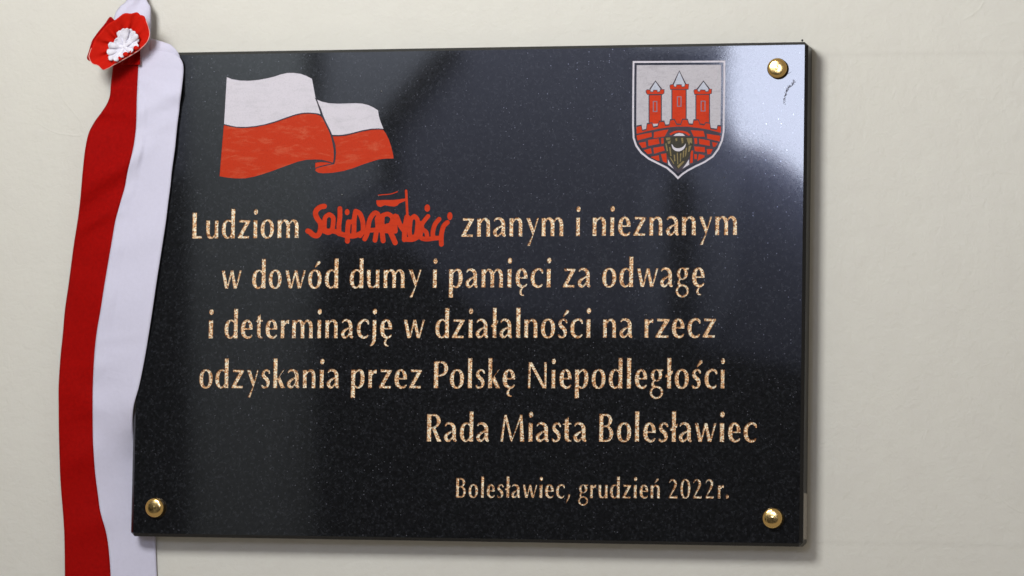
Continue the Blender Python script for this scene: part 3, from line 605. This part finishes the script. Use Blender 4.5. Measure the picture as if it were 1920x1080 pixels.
def grid(name, rows, zf, mat, n_=12, k=6, parent=None):
    R = catmull([(y, a, b) for y, a, b in rows], k); vs_, fs_ = [], []
    for y, a, b in R:
        for j in range(n_ + 1):
            u = j / n_; vs_.append(tuple(U(a + (b - a) * u, y, zf(u, y))))
    for i in range(len(R) - 1):
        for j in range(n_): q = i * (n_ + 1) + j; fs_.append([q, q + n_ + 1, q + n_ + 2, q + 1])
    o = build(name, vs_, fs_, mat, parent or rib, True); m = o.modifiers.new('thick', 'SOLIDIFY'); m.thickness = 0.0005; m.offset = 0; return o
grid('upper_tail', [(-60, 243, 266), (-25, 241, 269), (0, 238, 275), (12, 225.5, 281.8), (24, 217, 283.2), (40, 213, 283.4), (60, 213, 283), (76, 214, 282), (100, 216, 281)],
     lambda u, y: .004 + .010 * min(1, (y + 60) / 100) + .007 * math.sin(math.pi * u) + .0022 * math.sin(u * 7 + y * .06), C_WHITE, 16)
grid('folded_flap', [(72.5, 281.3, 283), (76, 281, 296), (79.5, 281, 308), (83, 281, 318), (88, 281, 325), (94, 281, 330.5), (100, 281, 334.5), (108, 283, 338)],
     lambda u, y: .0265 + .0035 * math.sin(math.pi * min(1, (y - 72) / 40)) - .001 * u, C_WHITE, 12)
grid('under_knot', [(84, 236, 262.3), (96, 233, 262.5), (108, 230, 262.6), (121.6, 228, 262.8)], lambda u, y: .0335 + .002 * math.sin(u * 9 + y * .1), C_RED, 10)

# rosette
CX, CY = 232.5, 88.0
def outline(P, n_=96):
    Q = catmull([P[-1]] + P + P[:2], 8)[8:-8]; res = []
    A = sorted((math.atan2(y - CY, x - CX), math.hypot(x - CX, y - CY)) for x, y in Q)
    for i in range(n_):
        t = -math.pi + i * math.tau / n_
        hi = next((k for k in range(len(A)) if A[k][0] >= t), 0); lo = hi - 1
        a0, r0 = A[lo]; a1, r1 = A[hi]; d = (a1 - a0) % math.tau or 1; res.append(r0 + (r1 - r0) * (((t - a0) % math.tau) / d))
    return res
FR = [(233, 25), (246, 25.5), (257, 23), (263, 28), (270, 30), (274, 39), (278, 50), (280.5, 60), (280, 69), (275, 80), (262, 93), (250, 101), (240, 107), (226, 115), (213, 122), (203, 128), (193, 131), (184, 123), (173, 119), (167, 107), (169, 97), (173, 87), (178, 74), (187, 63), (195, 53), (203, 45), (218, 36)]
BK = [(235, 27), (258, 26), (270, 34), (278, 52), (278, 72), (262, 95), (230, 112), (200, 128), (184, 122), (171, 116), (163, 110), (167, 95), (172, 78), (178, 68), (187, 56), (197, 44), (207, 31), (216, 38)]
def rose(name, P, z0, z1, rip, nr, mat, ph=0.0, par=None):
    R = outline(P, 144); vs_, fs_ = [], []
    N, MR = 144, 16
    for k in range(MR + 1):
        r = k / MR
        for i in range(N):
            t = -math.pi + i * math.tau / N
            am = math.sin(min(1, r * 1.3) * math.pi) * .8 + .35 * r
            wav = math.sin(nr * t + ph + .9 * math.sin(3 * t)) + .35 * math.sin(nr * 1.7 * t + 1)
            z = z0 + (z1 - z0) * r ** 1.2 + rip * am * wav
            vs_.append(tuple(U(CX + R[i] * r * math.cos(t), CY + R[i] * r * math.sin(t), z)))
    for k in range(MR):
        for i in range(N): j = (i + 1) % N; fs_.append([k * N + i, k * N + j, (k + 1) * N + j, (k + 1) * N + i])
    o = build(name, vs_, fs_, mat, par or rib, True); m = o.modifiers.new('thick', 'SOLIDIFY'); m.thickness = 0.0006; m.offset = 0
    return o, vs_[-N:]
back, _ = rose('rosette_back_layer', BK, .034, .038, .0006, 9, C_RED, 1.0)
front, rim = rose('rosette_ruffle', FR, .0375, .050, .0019, 13, C_ROSE)
def tube(name, pts, r, mat, parent, closed=False):
    vs_, fs_ = [], []; n_ = len(pts)
    for i, p in enumerate(pts):
        for k in range(6):
            a = k * math.tau / 6; vs_.append((p[0] + r * math.cos(a), p[1] + r * math.sin(a) * .7, p[2] + r * math.sin(a)))
    for i in range(n_ if closed else n_ - 1):
        j = (i + 1) % n_
        for k in range(6): l = (k + 1) % 6; fs_.append([i * 6 + k, i * 6 + l, j * 6 + l, j * 6 + k])
    return build(name, vs_, fs_, mat, parent, True)
tube('hem', rim[52:] + rim[:0], 0.00042, C_HEM, front)
TIPS = [(224, 57.5, 5.2), (231.5, 53.5, 4.4), (239, 53, 4.2), (246, 54.5, 4.4), (253, 59, 4.6), (258, 65, 4.6), (260.5, 74, 4.2), (260, 86, 4.6), (249, 95.5, 4.4), (238, 100.5, 4.6), (227, 107.5, 4.6), (214, 113.5, 5.0), (204.5, 112, 5.0), (200.5, 99, 5.4), (203, 84.5, 5.2), (216, 73.5, 6.0)]
for q, (tx, ty, tw) in enumerate(TIPS):
    dx, dy = tx - CX, ty - CY; L = math.hypot(dx, dy); dx /= L; dy /= L; vs_, fs_ = [], []
    bend = random.uniform(-.12, .12); zb = .0425 + .0018 * (q % 3) 
    for i in range(15):
        t = i / 14; w_ = (2.2 + (tw * 1.32 - 2.2) * t) * (1 if t < .84 else math.sqrt(max(0.02, 1 - ((t - .84) / .16) ** 2)))
        for j in range(9):
            s = -1 + j / 4; bx = bend * math.sin(t * 3.1) * 14
            z = zb + .0065 * t * t + .0024 * math.sqrt(max(0, 1 - s * s)) * (0.35 + .65 * t) + .0006 * math.sin(11 * t + q)
            vs_.append(tuple(U(CX + dx * L * t - dy * (s * w_ + bx), CY + dy * L * t + dx * (s * w_ + bx), z)))
    for i in range(14):
        for j in range(8): a = i * 9 + j; fs_.append([a, a + 1, a + 10, a + 9])
    o = build('petal', vs_, fs_, C_PETAL, rib, True); m = o.modifiers.new('thick', 'SOLIDIFY'); m.thickness = 0.0006; m.offset = 0
WB = [(x + (CX - x) * .12, y + (CY - y) * .12) for x, y, _ in TIPS]
rose('petal_base', WB, .0438, .0492, .0008, 11, C_PETAL)
for tx, ty, r_ in ((256, 90, 6.2), (247, 97, 5.0), (236, 102, 6.0), (225, 109.5, 5.2), (216, 116, 4.6)):
    vs_, fs_ = [], []
    for i in range(7):
        ph = i / 6 * math.pi / 2
        for k in range(16): a = k * math.tau / 16; vs_.append(tuple(U(tx + r_ * math.cos(ph) * math.cos(a), ty + r_ * .8 * math.cos(ph) * math.sin(a), .0495 + .0035 * math.sin(ph))))
    for i in range(6):
        for k in range(16): l = (k + 1) % 16; fs_.append([i * 16 + k, i * 16 + l, (i + 1) * 16 + l, (i + 1) * 16 + k])
    build('red_pleat', vs_, fs_, C_ROSE, rib, True)

# ------------------------------------------------------------------ what the polished face mirrors: the far side of the stairwell
def far(name, P, D, mat, thick=0.05):
    Q = [mirror(x, y, D) for x, y in P]; n_ = len(Q)
    vs_ = [tuple(q) for q in Q] + [(q.x, q.y, q.z + thick) for q in Q]
    fs_ = [list(range(n_)), list(range(2 * n_ - 1, n_ - 1, -1))] + [[i, i + n_, (i + 1) % n_ + n_, (i + 1) % n_] for i in range(n_)]
    return tag(build(name, vs_, fs_, mat), kind='structure')
def flat(name, c_, r_=0.7):
    n = NT(name); return n.set(Base_Color=n.mix(n.noise(2, 3), c_, tuple(k * .85 for k in c_)), Roughness=r_)
M_FW = flat('far_wall_paint', (0.235, 0.25, 0.35)); M_DK = flat('dark_wood', (0.03, 0.03, 0.032)); M_PL = flat('pillar_paint', (0.43, 0.47, 0.50)); M_MID = flat('grey_panel', (0.16, 0.165, 0.19))
DW = 5.4
far('far_wall', [(-900, -700), (2600, -700), (2600, 1800), (-900, 1800)], DW, M_FW, 0.1)
far('far_panelling', [(600, 455), (760, 462), (820, 520), (900, 590), (1120, 610), (1500, 690), (2600, 760), (2600, 1800), (600, 1800)], 5.3, M_DK)
far('far_pillar', [(352, -700), (592, -700), (592, 1800), (352, 1800)], 5.385, M_PL, 0.015)
far('far_doorway', [(-900, 330), (350, 330), (350, 1800), (-900, 1800)], 5.36, M_DK)
far('far_rail', [(688, 240), (833, 72), (862, 90), (716, 264)], 5.375, M_DK, 0.02)
far('far_landing', [(592, -700), (1500, -560), (850, 80), (700, 250), (722, 330), (592, 420)], 5.393, flat('landing_paint', (0.40, 0.43, 0.51)), 0.05)
M_GLOW = flat('glow_strip_paint', (0.36, 0.39, 0.52))  # pale strips painted to stand for the mirrored glow beside the column
far('far_glow_strip', [(1200, 335), (1252, 335), (1252, 700), (1200, 560)], 5.39, M_GLOW, 0.008)
far('far_glow_strip', [(1297, 300), (1385, 330), (1385, 560), (1297, 720)], 5.39, M_GLOW, 0.008)
far('far_post', [(716, 235), (740, 235), (742, 330), (718, 330)], 5.375, M_DK, 0.02)
far('far_frame', [(568, 60), (602, 60), (600, 175), (578, 190)], 5.375, M_DK, 0.02)
far('far_column', [(1252, 330), (1296, 330), (1296, 760), (1252, 760)], 5.35, M_DK, 0.02)
def poly_light(name, P, D, rad, col):
    """a lit window pane on the far side"""
    n = NT(name + '_glow'); n.set(Base_Color=(0, 0, 0), Roughness=1.0)
    n.b.inputs['Emission Color'].default_value = (*col, 1); n.b.inputs['Emission Strength'].default_value = rad
    return far(name, P, D, n.m, 0.01)
poly_light('far_window', [(1376, -60), (1900, -60), (1900, 560), (1545, 360), (1490, 318), (1440, 280), (1386, 268), (1364, 215), (1362, 130)], 5.3, 16.0, (0.73, 0.79, 1.0))
poly_light('far_window_top', [(1165, -60), (1380, -60), (1376, 92), (1190, 88)], 5.32, 3.0, (0.72, 0.78, 1.0))
q = mirror(800, -330, 4.8)
area('far_wall_wash', (q.x, q.y + 0.1, 4.8), (q.x + .2, q.y - 0.8, 5.4), 2.0, 0.3, 52, (0.93, 0.96, 1.0))  # unseen lamp added to wash the far wall, brighter towards the top
